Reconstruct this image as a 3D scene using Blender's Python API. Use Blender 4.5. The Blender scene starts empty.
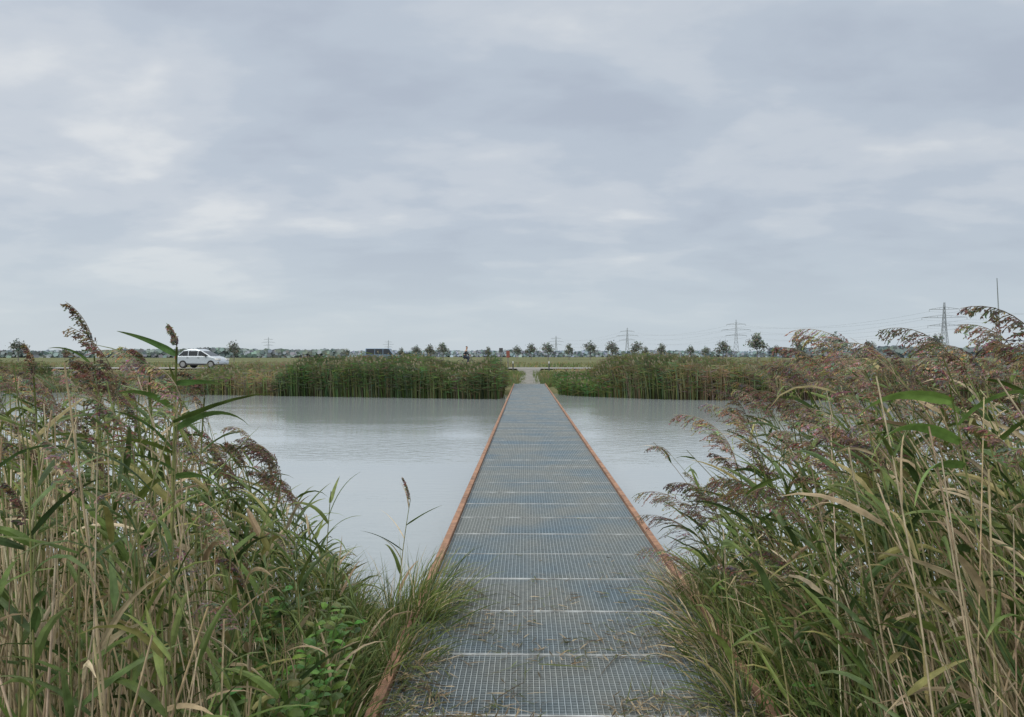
import bpy, math, random
from math import sin, cos, pi, radians, sqrt
from mathutils import Vector, noise
random.seed(11)
R = random.random
U = random.uniform
G = random.gauss
S = bpy.context.scene
COL = S.collection
S.view_settings.view_transform = 'Standard'
S.view_settings.look = 'None'
S.view_settings.exposure = 0

# ------------------------------------------------------------------ helpers
def lerp(a, b, t): return a + (b - a) * t
def mixc(a, b, t): return tuple(lerp(a[i], b[i], t) for i in range(3))
def interp(pts, x):
    if x <= pts[0][0]: return pts[0][1]
    for (x0, y0), (x1, y1) in zip(pts, pts[1:]):
        if x <= x1: return y0 + (y1 - y0) * (x - x0) / (x1 - x0)
    return pts[-1][1]

class MB:
    def __init__(self):
        self.v = []; self.f = []; self.c = []
    def quad_strip(self, rows, cols, closed=False):
        n = len(rows[0]); b = len(self.v)
        for r, c in zip(rows, cols):
            self.v.extend(r); self.c.extend([c] * n)
        m = n if closed else n - 1
        for i in range(len(rows) - 1):
            for j in range(m):
                a = b + i * n + j; a2 = b + i * n + (j + 1) % n
                self.f.append((a, a2, a2 + n, a + n))
    def tube(self, pts, rad, cols, sides=4, cap=True):
        rows = []
        k = len(pts)
        for i, p in enumerate(pts):
            q0 = pts[max(0, i - 1)]; q1 = pts[min(k - 1, i + 1)]
            d = Vector((q1[0]-q0[0], q1[1]-q0[1], q1[2]-q0[2]))
            if d.length < 1e-9: d = Vector((0, 0, 1))
            d.normalize()
            ref = Vector((0, 0, 1)) if abs(d.z) < 0.9 else Vector((0, 1, 0))
            a = d.cross(ref).normalized(); bb = d.cross(a)
            r = rad[i] if isinstance(rad, (list, tuple)) else rad
            row = []
            for s in range(sides):
                t = 2 * pi * (s + .5) / sides
                o = a * (cos(t) * r) + bb * (sin(t) * r)
                row.append((p[0] + o.x, p[1] + o.y, p[2] + o.z))
            rows.append(row)
        cl = cols if isinstance(cols, list) else [cols] * k
        b = len(self.v)
        self.quad_strip(rows, cl, True)
        if cap and sides > 2:
            self.f.append(tuple(range(b, b + sides)))
            e = b + (k - 1) * sides
            self.f.append(tuple(range(e + sides - 1, e - 1, -1)))
    def box(self, x0, x1, y0, y1, z0, z1, c=(.5, .5, .5)):
        b = len(self.v)
        for z in (z0, z1):
            for (x, y) in ((x0, y0), (x1, y0), (x1, y1), (x0, y1)):
                self.v.append((x, y, z)); self.c.append(c)
        self.f += [(b, b+3, b+2, b+1), (b+4, b+5, b+6, b+7), (b, b+1, b+5, b+4), (b+1, b+2, b+6, b+5), (b+2, b+3, b+7, b+6), (b+3, b, b+4, b+7)]
    def tri(self, a, b_, c_, col):
        b = len(self.v); self.v += [a, b_, c_]; self.c += [col] * 3; self.f.append((b, b+1, b+2))
    def poly(self, pts, col):
        b = len(self.v); self.v += pts; self.c += [col] * len(pts); self.f.append(tuple(range(b, b + len(pts))))
    def build(self, name, mat, parent=None, smooth=False, loc=None):
        me = bpy.data.meshes.new(name)
        me.from_pydata(self.v, [], self.f)
        at = me.attributes.new('Tint', 'FLOAT_COLOR', 'POINT')
        flat = []
        for c in self.c: flat.extend((c[0], c[1], c[2], 1.0))
        at.data.foreach_set('color', flat)
        if smooth: me.polygons.foreach_set('use_smooth', [True] * len(me.polygons))
        me.materials.append(mat); me.update()
        o = bpy.data.objects.new(name, me); COL.objects.link(o)
        if parent: o.parent = parent
        if loc: o.location = loc
        return o

def tag(o, label=None, cat=None, group=None, kind=None):
    if label: o['label'] = label
    if cat: o['category'] = cat
    if group: o['group'] = group
    if kind: o['kind'] = kind
    return o
def empty(name, loc, label, cat, group=None, rz=0):
    o = bpy.data.objects.new(name, None); COL.objects.link(o)
    o.location = loc; o.rotation_euler = (0, 0, rz); o.empty_display_size = .1
    return tag(o, label, cat, group)
def copy_tree(o, parent=None):
    c = o.copy(); COL.objects.link(c)
    if parent: c.parent = parent
    for ch in [q for q in list(bpy.data.objects) if q.parent == o]: copy_tree(ch, c)
    return c

def new_mat(name):
    m = bpy.data.materials.new(name); m.use_nodes = True
    nt = m.node_tree; p = nt.nodes['Principled BSDF']
    return m, nt, p
def N(nt, t, **kw):
    n = nt.nodes.new(t)
    for k, v in kw.items(): setattr(n, k, v)
    return n
def plain(name, col, rough=.5, metal=0, var=.12, scale=8):
    m, nt, p = new_mat(name)
    g = N(nt, 'ShaderNodeNewGeometry'); n = N(nt, 'ShaderNodeTexNoise'); n.inputs['Scale'].default_value = scale; n.inputs['Detail'].default_value = 5
    nt.links.new(g.outputs['Position'], n.inputs['Vector'])
    r = N(nt, 'ShaderNodeValToRGB')
    r.color_ramp.elements[0].position = .3; r.color_ramp.elements[1].position = .7
    r.color_ramp.elements[0].color = tuple(c * (1 - var) for c in col) + (1,)
    r.color_ramp.elements[1].color = tuple(min(1, c * (1 + var)) for c in col) + (1,)
    nt.links.new(n.outputs['Fac'], r.inputs['Fac']); nt.links.new(r.outputs['Color'], p.inputs['Base Color'])
    p.inputs['Roughness'].default_value = rough; p.inputs['Metallic'].default_value = metal
    return m
def veg(name, trans=.3, rough=.55, gain=1.0, spec=.3, nscale=25):
    m, nt, p = new_mat(name)
    a = N(nt, 'ShaderNodeAttribute', attribute_name='Tint')
    g = N(nt, 'ShaderNodeNewGeometry'); n = N(nt, 'ShaderNodeTexNoise'); n.inputs['Scale'].default_value = nscale; n.inputs['Detail'].default_value = 3
    nt.links.new(g.outputs['Position'], n.inputs['Vector'])
    mr = N(nt, 'ShaderNodeMapRange'); mr.inputs['From Min'].default_value = .3; mr.inputs['From Max'].default_value = .7
    mr.inputs['To Min'].default_value = .7 * gain; mr.inputs['To Max'].default_value = 1.3 * gain
    nt.links.new(n.outputs['Fac'], mr.inputs['Value'])
    vm = N(nt, 'ShaderNodeVectorMath', operation='SCALE')
    nt.links.new(a.outputs['Color'], vm.inputs[0]); nt.links.new(mr.outputs['Result'], vm.inputs['Scale'])
    nt.links.new(vm.outputs['Vector'], p.inputs['Base Color'])
    p.inputs['Roughness'].default_value = rough
    p.inputs['Specular IOR Level'].default_value = spec
    if trans > 0:
        t = N(nt, 'ShaderNodeBsdfTranslucent'); nt.links.new(vm.outputs['Vector'], t.inputs['Color'])
        mx = N(nt, 'ShaderNodeMixShader'); mx.inputs[0].default_value = trans
        nt.links.new(p.outputs[0], mx.inputs[1]); nt.links.new(t.outputs[0], mx.inputs[2])
        nt.links.new(mx.outputs[0], nt.nodes['Material Output'].inputs['Surface'])
    return m

M_leaf = veg('reed_leaf', .22, .45, 1.08, .28)
M_stem = veg('reed_stem', 0, .5, 1.1, .3)
M_plume = veg('reed_plume', .2, .8, 1.05, .1)
M_far = veg('far_reeds', .2, .7, 1.1, .15, .8)
M_grass = veg('grass', .25, .6, 1.15, .2, 4)
M_crown = veg('tree_leaves', .2, .7, 1.0, .1, 1)
M_wood = veg('distant_wood', 0, 1, 1.0, 0, .05)
M_tint = veg('painted', 0, .6, 1.0, .3, 6)

# ------------------------------------------------------------------ camera
H = 1.6; F = 770.0; VX = 526.0; VY = 356.0
cam = bpy.data.cameras.new('camera'); co = bpy.data.objects.new('camera', cam); COL.objects.link(co)
cam.sensor_width = 36; cam.lens = 36 * F / 1024; cam.clip_start = .05; cam.clip_end = 9000
co.location = (0, 0, H)
co.rotation_euler = (radians(90 - .19), 0, math.atan((VX - 512) / F))
S.camera = co

# ------------------------------------------------------------------ world
W = bpy.data.worlds.new('World'); S.world = W; W.use_nodes = True
nt = W.node_tree; bg = nt.nodes['Background']
L = nt.links.new
SUN_EL, SUN_ROT = radians(38), radians(-40)
tc = N(nt, 'ShaderNodeTexCoord'); sx = N(nt, 'ShaderNodeSeparateXYZ'); L(tc.outputs['Generated'], sx.inputs[0])
def math_(op, a, b=None, clamp=False):
    m = N(nt, 'ShaderNodeMath', operation=op); m.use_clamp = clamp
    for i, q in enumerate((a, b)):
        if q is None: continue
        if isinstance(q, (int, float)): m.inputs[i].default_value = q
        else: L(q, m.inputs[i])
    return m.outputs[0]
zc = math_('ADD', math_('MAXIMUM', sx.outputs['Z'], 0.0), .22)
u = math_('MULTIPLY', math_('DIVIDE', sx.outputs['X'], zc), .75); v = math_('DIVIDE', sx.outputs['Y'], zc)
cb = N(nt, 'ShaderNodeCombineXYZ'); L(u, cb.inputs[0]); L(v, cb.inputs[1]); cb.inputs[2].default_value = 12.75
n1 = N(nt, 'ShaderNodeTexNoise'); n1.inputs['Scale'].default_value = 1.9; n1.inputs['Detail'].default_value = 8; n1.inputs['Roughness'].default_value = .47; n1.inputs['Distortion'].default_value = .3
L(cb.outputs[0], n1.inputs['Vector'])
n2 = N(nt, 'ShaderNodeTexNoise'); n2.inputs['Scale'].default_value = 6.0; n2.inputs['Detail'].default_value = 7; n2.inputs['Roughness'].default_value = .5
L(cb.outputs[0], n2.inputs['Vector'])
nn = math_('ADD', math_('MULTIPLY', n1.outputs['Fac'], .75), math_('MULTIPLY', n2.outputs['Fac'], .25))
cr = N(nt, 'ShaderNodeValToRGB'); L(nn, cr.inputs['Fac'])
e = cr.color_ramp.elements
e[0].position = .37; e[0].color = (.42, .475, .56, 1)
e[1].position = .49; e[1].color = (.47, .53, .61, 1)
q = e.new(.56); q.color = (.535, .585, .65, 1)
q = e.new(.67); q.color = (.67, .70, .73, 1)
cr.color_ramp.interpolation = 'EASE'
hz = N(nt, 'ShaderNodeMapRange'); hz.interpolation_type = 'SMOOTHSTEP'
L(sx.outputs['Z'], hz.inputs['Value']); hz.inputs['From Min'].default_value = 0; hz.inputs['From Max'].default_value = .2
hz.inputs['To Min'].default_value = .85; hz.inputs['To Max'].default_value = 0
mh = N(nt, 'ShaderNodeMix', data_type='RGBA'); L(hz.outputs[0], mh.inputs['Factor']); L(cr.outputs[0], mh.inputs[6]); mh.inputs[7].default_value = (.525, .60, .655, 1)
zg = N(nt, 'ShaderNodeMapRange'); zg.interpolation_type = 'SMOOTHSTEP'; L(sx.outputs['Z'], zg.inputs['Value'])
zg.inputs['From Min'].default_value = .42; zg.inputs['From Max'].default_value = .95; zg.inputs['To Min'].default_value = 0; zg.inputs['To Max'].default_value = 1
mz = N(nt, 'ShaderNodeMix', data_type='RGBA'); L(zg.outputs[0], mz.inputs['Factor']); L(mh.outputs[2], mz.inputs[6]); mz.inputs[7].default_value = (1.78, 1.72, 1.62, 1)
sky = N(nt, 'ShaderNodeTexSky', sky_type='NISHITA'); sky.sun_disc = False; sky.sun_elevation = SUN_EL; sky.sun_rotation = SUN_ROT
sk = N(nt, 'ShaderNodeVectorMath', operation='SCALE'); L(sky.outputs[0], sk.inputs[0]); sk.inputs['Scale'].default_value = .004
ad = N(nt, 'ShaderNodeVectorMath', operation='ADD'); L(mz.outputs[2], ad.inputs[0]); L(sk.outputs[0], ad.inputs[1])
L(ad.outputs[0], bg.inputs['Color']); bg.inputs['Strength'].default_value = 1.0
sl = bpy.data.lights.new('sun', 'SUN'); sl.energy = 1.3; sl.angle = radians(25); sl.color = (1, .95, .86)
so = bpy.data.objects.new('sun', sl); COL.objects.link(so)
d = Vector((sin(SUN_ROT) * cos(SUN_EL), -0.55, sin(SUN_EL)))
so.rotation_euler = d.to_track_quat('Z', 'Y').to_euler()

# ------------------------------------------------------------------ terrain
WATER = -.45
SH = [(-400, 46), (-60, 46), (-26, 43), (-12.5, 39.6), (-1.3, 37), (-.6, 42.5), (1.3, 42.5), (2.2, 40.2), (4, 38.8), (7, 36.6), (14, 36.2), (26, 38), (60, 42), (400, 42)]
def shore(x): return interp(SH, x) + .5 * noise.noise(Vector((x * .5, 0, 3)))
def g(x, y):
    if y < 20:
        z0 = -.16 + .05 * noise.noise(Vector((x * .7, y * .7, 0)))
        return interp([(0, z0), (4.4, z0 - .04), (6.6, WATER - .05), (9, -1.3)], y)
    s = y - shore(x)
    z = interp([(-4, -1.3), (-.5, WATER - .06), (2, -.2), (6, 0), (17, .48), (30, .5), (60, .45), (140, .3), (1000, 0)], s)
    if s > 4 and s < 300: z += .06 * noise.noise(Vector((x * .13, y * .13, 5)))
    if -1.4 < x < 2.1 and s > -1 and y < 61: z = min(z, interp([(40, -.5), (43.5, -.1), (46, -.04), (61, .46)], y)) - .02
    return z
def frange(a, b, n): return [a + (b - a) * i / n for i in range(n)]
xs = [-5000, -2500, -1200, -600, -300, -160, -100] + frange(-70, -10, 40) + frange(-10, -2, 24) + frange(-2, 3, 25) + frange(3, 10, 20) + frange(10, 70, 40) + [70, 100, 160, 300, 600, 1200, 2500, 5000]
ys = [-60, -20, -5] + frange(-1, 9.5, 24) + [10, 20.5, 30] + frange(32, 72, 80) + [72, 76, 82, 90, 100, 115, 135, 165, 200, 260, 350, 500, 750, 1100, 2000, 4000, 7500]
mb = MB()
mb.quad_strip([[(x, y, g(x, y)) for x in xs] for y in ys], [(0, 0, 0)] * len(ys))
m, nt, p = new_mat('ground_soil_and_grass')
ge = N(nt, 'ShaderNodeNewGeometry')
na = N(nt, 'ShaderNodeTexNoise'); na.inputs['Scale'].default_value = .05; na.inputs['Detail'].default_value = 8
nb = N(nt, 'ShaderNodeTexNoise'); nb.inputs['Scale'].default_value = 3; nb.inputs['Detail'].default_value = 8
mp = N(nt, 'ShaderNodeMapping'); mp.inputs['Scale'].default_value = (.35, 2.2, 1)
nt.links.new(ge.outputs['Position'], mp.inputs['Vector']); nt.links.new(mp.outputs[0], na.inputs['Vector']); nt.links.new(ge.outputs['Position'], nb.inputs['Vector'])
ra = N(nt, 'ShaderNodeValToRGB'); el = ra.color_ramp.elements
el[0].position = .35; el[0].color = (.085, .10, .05, 1); el[1].position = .68; el[1].color = (.21, .20, .115, 1)
q = el.new(.5); q.color = (.125, .145, .07, 1)
nt.links.new(na.outputs['Fac'], ra.inputs['Fac'])
rb = N(nt, 'ShaderNodeMapRange'); rb.inputs['To Min'].default_value = .6; rb.inputs['To Max'].default_value = 1.3; nt.links.new(nb.outputs['Fac'], rb.inputs['Value'])
vm = N(nt, 'ShaderNodeVectorMath', operation='SCALE'); nt.links.new(ra.outputs[0], vm.inputs[0]); nt.links.new(rb.outputs[0], vm.inputs['Scale'])
nt.links.new(vm.outputs[0], p.inputs['Base Color']); p.inputs['Roughness'].default_value = 1; p.inputs['Specular IOR Level'].default_value = .1
o = mb.build('ground', m, smooth=True); tag(o, 'flat grassy polder ground and banks reaching the horizon', 'ground', kind='structure')

# water
mb = MB(); mb.quad_strip([[(-700, -1, WATER), (700, -1, WATER)], [(-700, 47, WATER), (700, 47, WATER)]], [(0, 0, 0)] * 2)
m, nt, p = new_mat('water')
ge = N(nt, 'ShaderNodeNewGeometry')
def wn(scale, sc3, det):
    mp = N(nt, 'ShaderNodeMapping'); mp.inputs['Scale'].default_value = sc3; nt.links.new(ge.outputs['Position'], mp.inputs['Vector'])
    n = N(nt, 'ShaderNodeTexNoise'); n.inputs['Scale'].default_value = scale; n.inputs['Detail'].default_value = det; nt.links.new(mp.outputs[0], n.inputs['Vector'])
    return n
w1 = wn(4.5, (.6, 1.3, 1), 4); w2 = wn(.35, (.25, 1.2, 1), 4)
b1 = N(nt, 'ShaderNodeBump'); b1.inputs['Distance'].default_value = .05
st = N(nt, 'ShaderNodeMapRange'); st.inputs['From Min'].default_value = .35; st.inputs['From Max'].default_value = .65; st.inputs['To Min'].default_value = .05; st.inputs['To Max'].default_value = .28
nt.links.new(w2.outputs['Fac'], st.inputs['Value']); nt.links.new(st.outputs[0], b1.inputs['Strength'])
nt.links.new(w1.outputs['Fac'], b1.inputs['Height']); nt.links.new(b1.outputs[0], p.inputs['Normal'])
p.inputs['Base Color'].default_value = (.31, .355, .375, 1); p.inputs['Roughness'].default_value = .06; p.inputs['IOR'].default_value = 1.6; p.inputs['Specular IOR Level'].default_value = 1.0
o = mb.build('water', m); tag(o, 'calm grey pond water with a faint ripple', 'water', kind='structure')

# gravel path and road
M_gravel = plain('gravel', (.17, .17, .155), .9, 0, .35, 3)
M_asph = plain('asphalt', (.27, .27, .275), .85, 0, .2, 2)
mb = MB(); rows = []
for i in range(24):
    y = 44.2 + (61.2 - 44.2) * i / 23; w = .62 + .35 * max(0, (y - 55) / 6)
    rows.append([(.22 + w * s, y, interp([(40, -.5), (43.5, -.1), (46, -.04), (61, .46)], y) + .03 + .12 * max(0, (y - 55) / 6)) for s in (-1, 0, 1)])
mb.quad_strip(rows, [(0, 0, 0)] * 24); tag(mb.build('path', M_gravel), 'short gravel path leading off the far end of the footbridge', 'path', kind='structure')
mb = MB(); mb.quad_strip([[(x, y, .60) for x in (-400, -200, 0, 200, 400)] for y in (61.2, 63.5, 66.8)], [(0, 0, 0)] * 3)
tag(mb.build('road', M_asph), 'grey road running along the far bank', 'road', kind='structure')
mb = MB()
for k in range(-40, 40): mb.quad_strip([[(k * 4, y, .604), (k * 4 + 2, y, .604)] for y in (64.0, 64.12)], [(.6, .6, .6)] * 2)
tag(mb.build('road_marking', M_tint), 'dashed white line painted down the middle of the road', 'road marking', kind='structure')

# ------------------------------------------------------------------ bridge
XL, XR = -.705, 1.12
m, nt, p = new_mat('galvanised_grating'); M_grate = m
ge = N(nt, 'ShaderNodeNewGeometry'); n = N(nt, 'ShaderNodeTexNoise'); n.inputs['Scale'].default_value = 1.1; n.inputs['Detail'].default_value = 6
n_ = N(nt, 'ShaderNodeTexNoise'); n_.inputs['Scale'].default_value = 30; n_.inputs['Detail'].default_value = 3
nt.links.new(ge.outputs['Position'], n.inputs['Vector']); nt.links.new(ge.outputs['Position'], n_.inputs['Vector'])
r = N(nt, 'ShaderNodeValToRGB'); el = r.color_ramp.elements
el[0].position = .42; el[0].color = (.34, .375, .38, 1); el[1].position = .72; el[1].color = (.235, .325, .40, 1)
nt.links.new(n.outputs['Fac'], r.inputs['Fac'])
r2 = N(nt, 'ShaderNodeMapRange'); r2.inputs['To Min'].default_value = .6; r2.inputs['To Max'].default_value = 1.3; nt.links.new(n_.outputs['Fac'], r2.inputs['Value'])
vm = N(nt, 'ShaderNodeVectorMath', operation='SCALE'); nt.links.new(r.outputs[0], vm.inputs[0]); nt.links.new(r2.outputs[0], vm.inputs['Scale'])
nt.links.new(vm.outputs[0], p.inputs['Base Color']); p.inputs['Metallic'].default_value = .25; p.inputs['Roughness'].default_value = .6
m, nt, p = new_mat('weathered_rust_steel'); M_rust = m
ge = N(nt, 'ShaderNodeNewGeometry'); n = N(nt, 'ShaderNodeTexNoise'); n.inputs['Scale'].default_value = 9; n.inputs['Detail'].default_value = 8; n.inputs['Roughness'].default_value = .7
nt.links.new(ge.outputs['Position'], n.inputs['Vector'])
r = N(nt, 'ShaderNodeValToRGB'); el = r.color_ramp.elements
el[0].position = .33; el[0].color = (.13, .075, .05, 1); el[1].position = .62; el[1].color = (.36, .20, .125, 1)
nt.links.new(n.outputs['Fac'], r.inputs['Fac']); nt.links.new(r.outputs[0], p.inputs['Base Color']); p.inputs['Roughness'].default_value = .8
M_dsteel = plain('dark_steel', (.09, .095, .10), .6, .5, .2)
M_seam = plain('pale_galvanised_edge', (.42, .45, .46), .5, .2, .4, 9)
br = empty('footbridge', (0, 0, 0), 'long narrow steel grating footbridge with rusty edge strips crossing the pond', 'footbridge')
PL = .70; mb = MB(); gx0, gx1 = XL + .058, XR - .058; NX = 60
NC = 26
for i in range(1, NC):
    y = i * PL / NC; mb.box(gx0, gx1, y - .0013, y + .0013, -.024, 0)
for i in range(NX + 1):
    x = lerp(gx0 + .003, gx1 - .003, i / NX); mb.box(x - .0017, x + .0017, .010, PL - .010, -.022, .0010)
g0 = mb.build('grating_panel', M_grate, br); y0 = 4.12 - 6 * PL; g0.location = (0, y0, 0)
mb = MB(); mb.box(gx0, gx1, .001, .008, -.032, .003); mb.box(gx0, gx1, PL - .008, PL - .001, -.032, .003)
e0 = mb.build('end_bar', M_seam, g0)
NP = int((44.2 - y0) / PL)
for i in range(1, NP):
    c = g0.copy(); COL.objects.link(c); c.parent = br; c.location = (0, y0 + i * PL, G(0, .0012))
    c2 = e0.copy(); COL.objects.link(c2); c2.parent = c
YE = y0 + NP * PL
for xa, xb in ((XL, XL + .052), (XR - .052, XR)):
    mb = MB(); k = 0; y = y0
    while y < YE - .1:
        y1 = min(y + 2.8, YE); mb.box(xa, xb, y + .002, y1 - .002, -.16, .03 + .002 * (k % 2)); y = y1; k += 1
    mb.build('edge_strip', M_rust, br)
for i in range(16):
    y = 1.3 + i * 2.8; mb = MB(); mb.box(XL + .075, XR - .075, y - .05, y + .05, -.17, -.04); mb.build('cross_beam', M_dsteel, br)
for i in range(7):
    for x in (XL + .1, XR - .1):
        y = 6.9 + i * 5.6; mb = MB(); mb.tube([(x, y, -2), (x, y, -.175)], .06, (.3, .3, .3), 10); mb.build('pile', M_dsteel, br)

# ------------------------------------------------------------------ plant shapes
GREENS = [(.085, .135, .033), (.11, .165, .042), (.055, .095, .03), (.14, .185, .048), (.09, .14, .05)]
YEL = [(.26, .25, .09), (.30, .26, .12)]
TAN = [(.46, .38, .25), (.38, .30, .19), (.52, .44, .31), (.25, .185, .115)]
def leafcol(dead):
    r = R()
    if r < dead: c = random.choice(TAN)
    elif r < dead + .07: c = random.choice(YEL)
    else: c = random.choice(GREENS)
    k = U(.7, 1.3)
    return tuple(a * k for a in c)
def leaf(mb, b, az, el, ln, w, droop, col, seg=6, fold=True, roll=0.0, tipc=None, ovate=False):
    rows = []; cols = []
    x, y, z = b; st = ln / seg; azz = az
    tipc = tipc or mixc(col, (.36, .30, .16), .22)
    for i in range(seg + 1):
        t = i / seg
        e_ = el - droop * t ** 1.4
        dx, dy, dz = cos(azz) * cos(e_), sin(azz) * cos(e_), sin(e_)
        if ovate: ww = w * max(.03, sin(pi * min(1, t * .93 + .05)) ** .8)
        else: ww = w * max(.03, min(1, .45 + t * 4)) * max(.04, (1 - t) ** .65)
        rl = roll * (1 - .3 * t)
        sxv = Vector((-sin(azz), cos(azz), 0)); up = Vector((dx, dy, dz)).cross(sxv)
        s = sxv * cos(rl) + up * sin(rl)
        h = ww * .5
        if fold:
            nrm = Vector((dx, dy, dz)).cross(s); f = h * .35
            rows.append([(x + s.x * h, y + s.y * h, z + s.z * h), (x + nrm.x * f, y + nrm.y * f, z + nrm.z * f), (x - s.x * h, y - s.y * h, z - s.z * h)])
        else:
            rows.append([(x + s.x * h, y + s.y * h, z + s.z * h), (x - s.x * h, y - s.y * h, z - s.z * h)])
        cols.append(mixc(col, tipc, max(0, t - .5) * 1.6))
        x += dx * st; y += dy * st; z += dz * st; azz += .05 * max(-1, min(1, roll))
    mb.quad_strip(rows, cols)
def stem_pts(b, h, lx, ly, seg=7, bend=1.7):
    pts = []
    for i in range(seg + 1):
        t = i / seg
        pts.append((b[0] + lx * h * t ** bend, b[1] + ly * h * t ** bend, b[2] + h * t))
    return pts
def at_t(pts, t):
    k = t * (len(pts) - 1); i = min(int(k), len(pts) - 2); f = k - i
    return tuple(lerp(pts[i][j], pts[i + 1][j], f) for j in range(3))
PLC = [(.25, .205, .145), (.31, .26, .19), (.19, .15, .105), (.36, .305, .225), (.16, .122, .088)]
def plume(mb, b, d0, ln, az, dense=1.0, droop=1.5, full=1.0, base=None):
    base = base or random.choice(PLC); k = U(.85, 1.2); base = tuple(c * k for c in base)
    el0 = math.asin(max(-1, min(1, d0[2] / sqrt(sum(c * c for c in d0)))))
    x, y, z = b; ax = []; n = 9
    for i in range(n + 1):
        t = i / n; e_ = el0 - droop * t ** 1.1
        ax.append((x, y, z)); x += cos(az) * cos(e_) * ln / n; y += sin(az) * cos(e_) * ln / n; z += sin(e_) * ln / n
    mb.tube(ax, [.002 * (1 - .6 * i / n) for i in range(n + 1)], base, 3, False)
    nb = int(34 * dense)
    for j in range(nb):
        t = (j + R()) / nb * .96
        p0 = at_t(ax, t); p1 = at_t(ax, min(1, t + .1))
        ad = Vector((p1[0]-p0[0], p1[1]-p0[1], p1[2]-p0[2])).normalized()
        rnd = Vector((G(0, 1), G(0, 1), G(0, 1))).normalized()
        dr = (ad * 1.15 + rnd * .6 * full + Vector((cos(az) * .15, sin(az) * .15, -.45))).normalized()
        bl = ln * U(.22, .45) * (1.05 - .65 * t) * full
        pts = []; q = Vector(p0); sg = 3
        for s in range(sg + 1):
            pts.append(tuple(q)); dr = (dr + Vector((0, 0, -.22))).normalized(); q = q + dr * (bl / sg)
        c = tuple(a * U(.7, 1.3) for a in base)
        w = .0012
        mb.quad_strip([[(a[0], a[1], a[2] + w), (a[0] + w * .5, a[1], a[2] - w)] for a in pts], [c] * len(pts))
        for s in range(int(11 * dense)):
            tt = U(.1, 1.0); a = Vector(at_t(pts, tt))
            dd = (dr + Vector((G(0, .5), G(0, .5), G(0, .5)))).normalized()
            l2 = U(.008, .016); sd = dd.cross(Vector((G(0, 1), G(0, 1), G(0, 1)))).normalized() * U(.0015, .0034)
            e1 = a + dd * l2; mid = a + dd * l2 * .5
            cc = tuple(v_ * U(.75, 1.35) for v_ in c)
            mb.poly([tuple(a), tuple(mid + sd), tuple(e1), tuple(mid - sd)], cc)

def leaf_args(pts, t, wind, h, dead, big=1.0):
    az = (pi + G(0, .9)) if R() < wind else U(-pi, pi)
    dl = dead + (.5 if t < .35 else 0)
    c = leafcol(dl)
    top = max(0, t - .6)
    return dict(b=at_t(pts, t), az=az, el=U(.6, 1.3) - top, ln=U(.20, .40) * big * (1 - .6 * top), w=U(.014, .032) * big, droop=U(.2, 1.9), col=c, roll=U(-1.4, 1.4))

EL_ = [(-300, 352), (0, 390), (60, 386), (120, 394), (150, 380), (180, 388), (215, 428), (250, 452), (285, 485), (320, 540), (350, 570), (385, 615), (405, 660), (430, 760)]
ER_ = [(610, 760), (640, 650), (662, 610), (695, 552), (718, 492), (745, 438), (775, 400), (810, 376), (860, 368), (900, 372), (940, 376), (1024, 366), (1300, 358)]
def env_h(x, y, lx, ly, side):
    h = 1.2
    for _ in range(4):
        xt = x + lx * h; yt = max(.8, y + ly * h); px = VX + F * xt / yt
        py = interp(EL_ if side < 0 else ER_, px)
        if side < 0 and y < 4.3 and px > 200: py = max(py, lerp(480, 610, min(1, (px - 200) / 60)))
        if side > 0 and y < 4.0 and px < 820: py = max(py, lerp(600, 440, max(0, (px - 740) / 80)))
        zt = H + (VY - py) / F * yt
        h = max(.05, zt - g(x, y))
    return h
def spot(side):
    while True:
        y = U(1.9, 7.1); x = U(.85, .76 * y + 1.0) if side < 0 else U(1.22, .76 * y + 1.2)
        if side < 0 : x = -x
        if y > 6.6 and R() < .5: continue
        return x, y
def leans(side):
    if side < 0: return G(-.02, .11), G(0, .06)
    return G(-.28, .14), G(0, .08)

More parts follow.
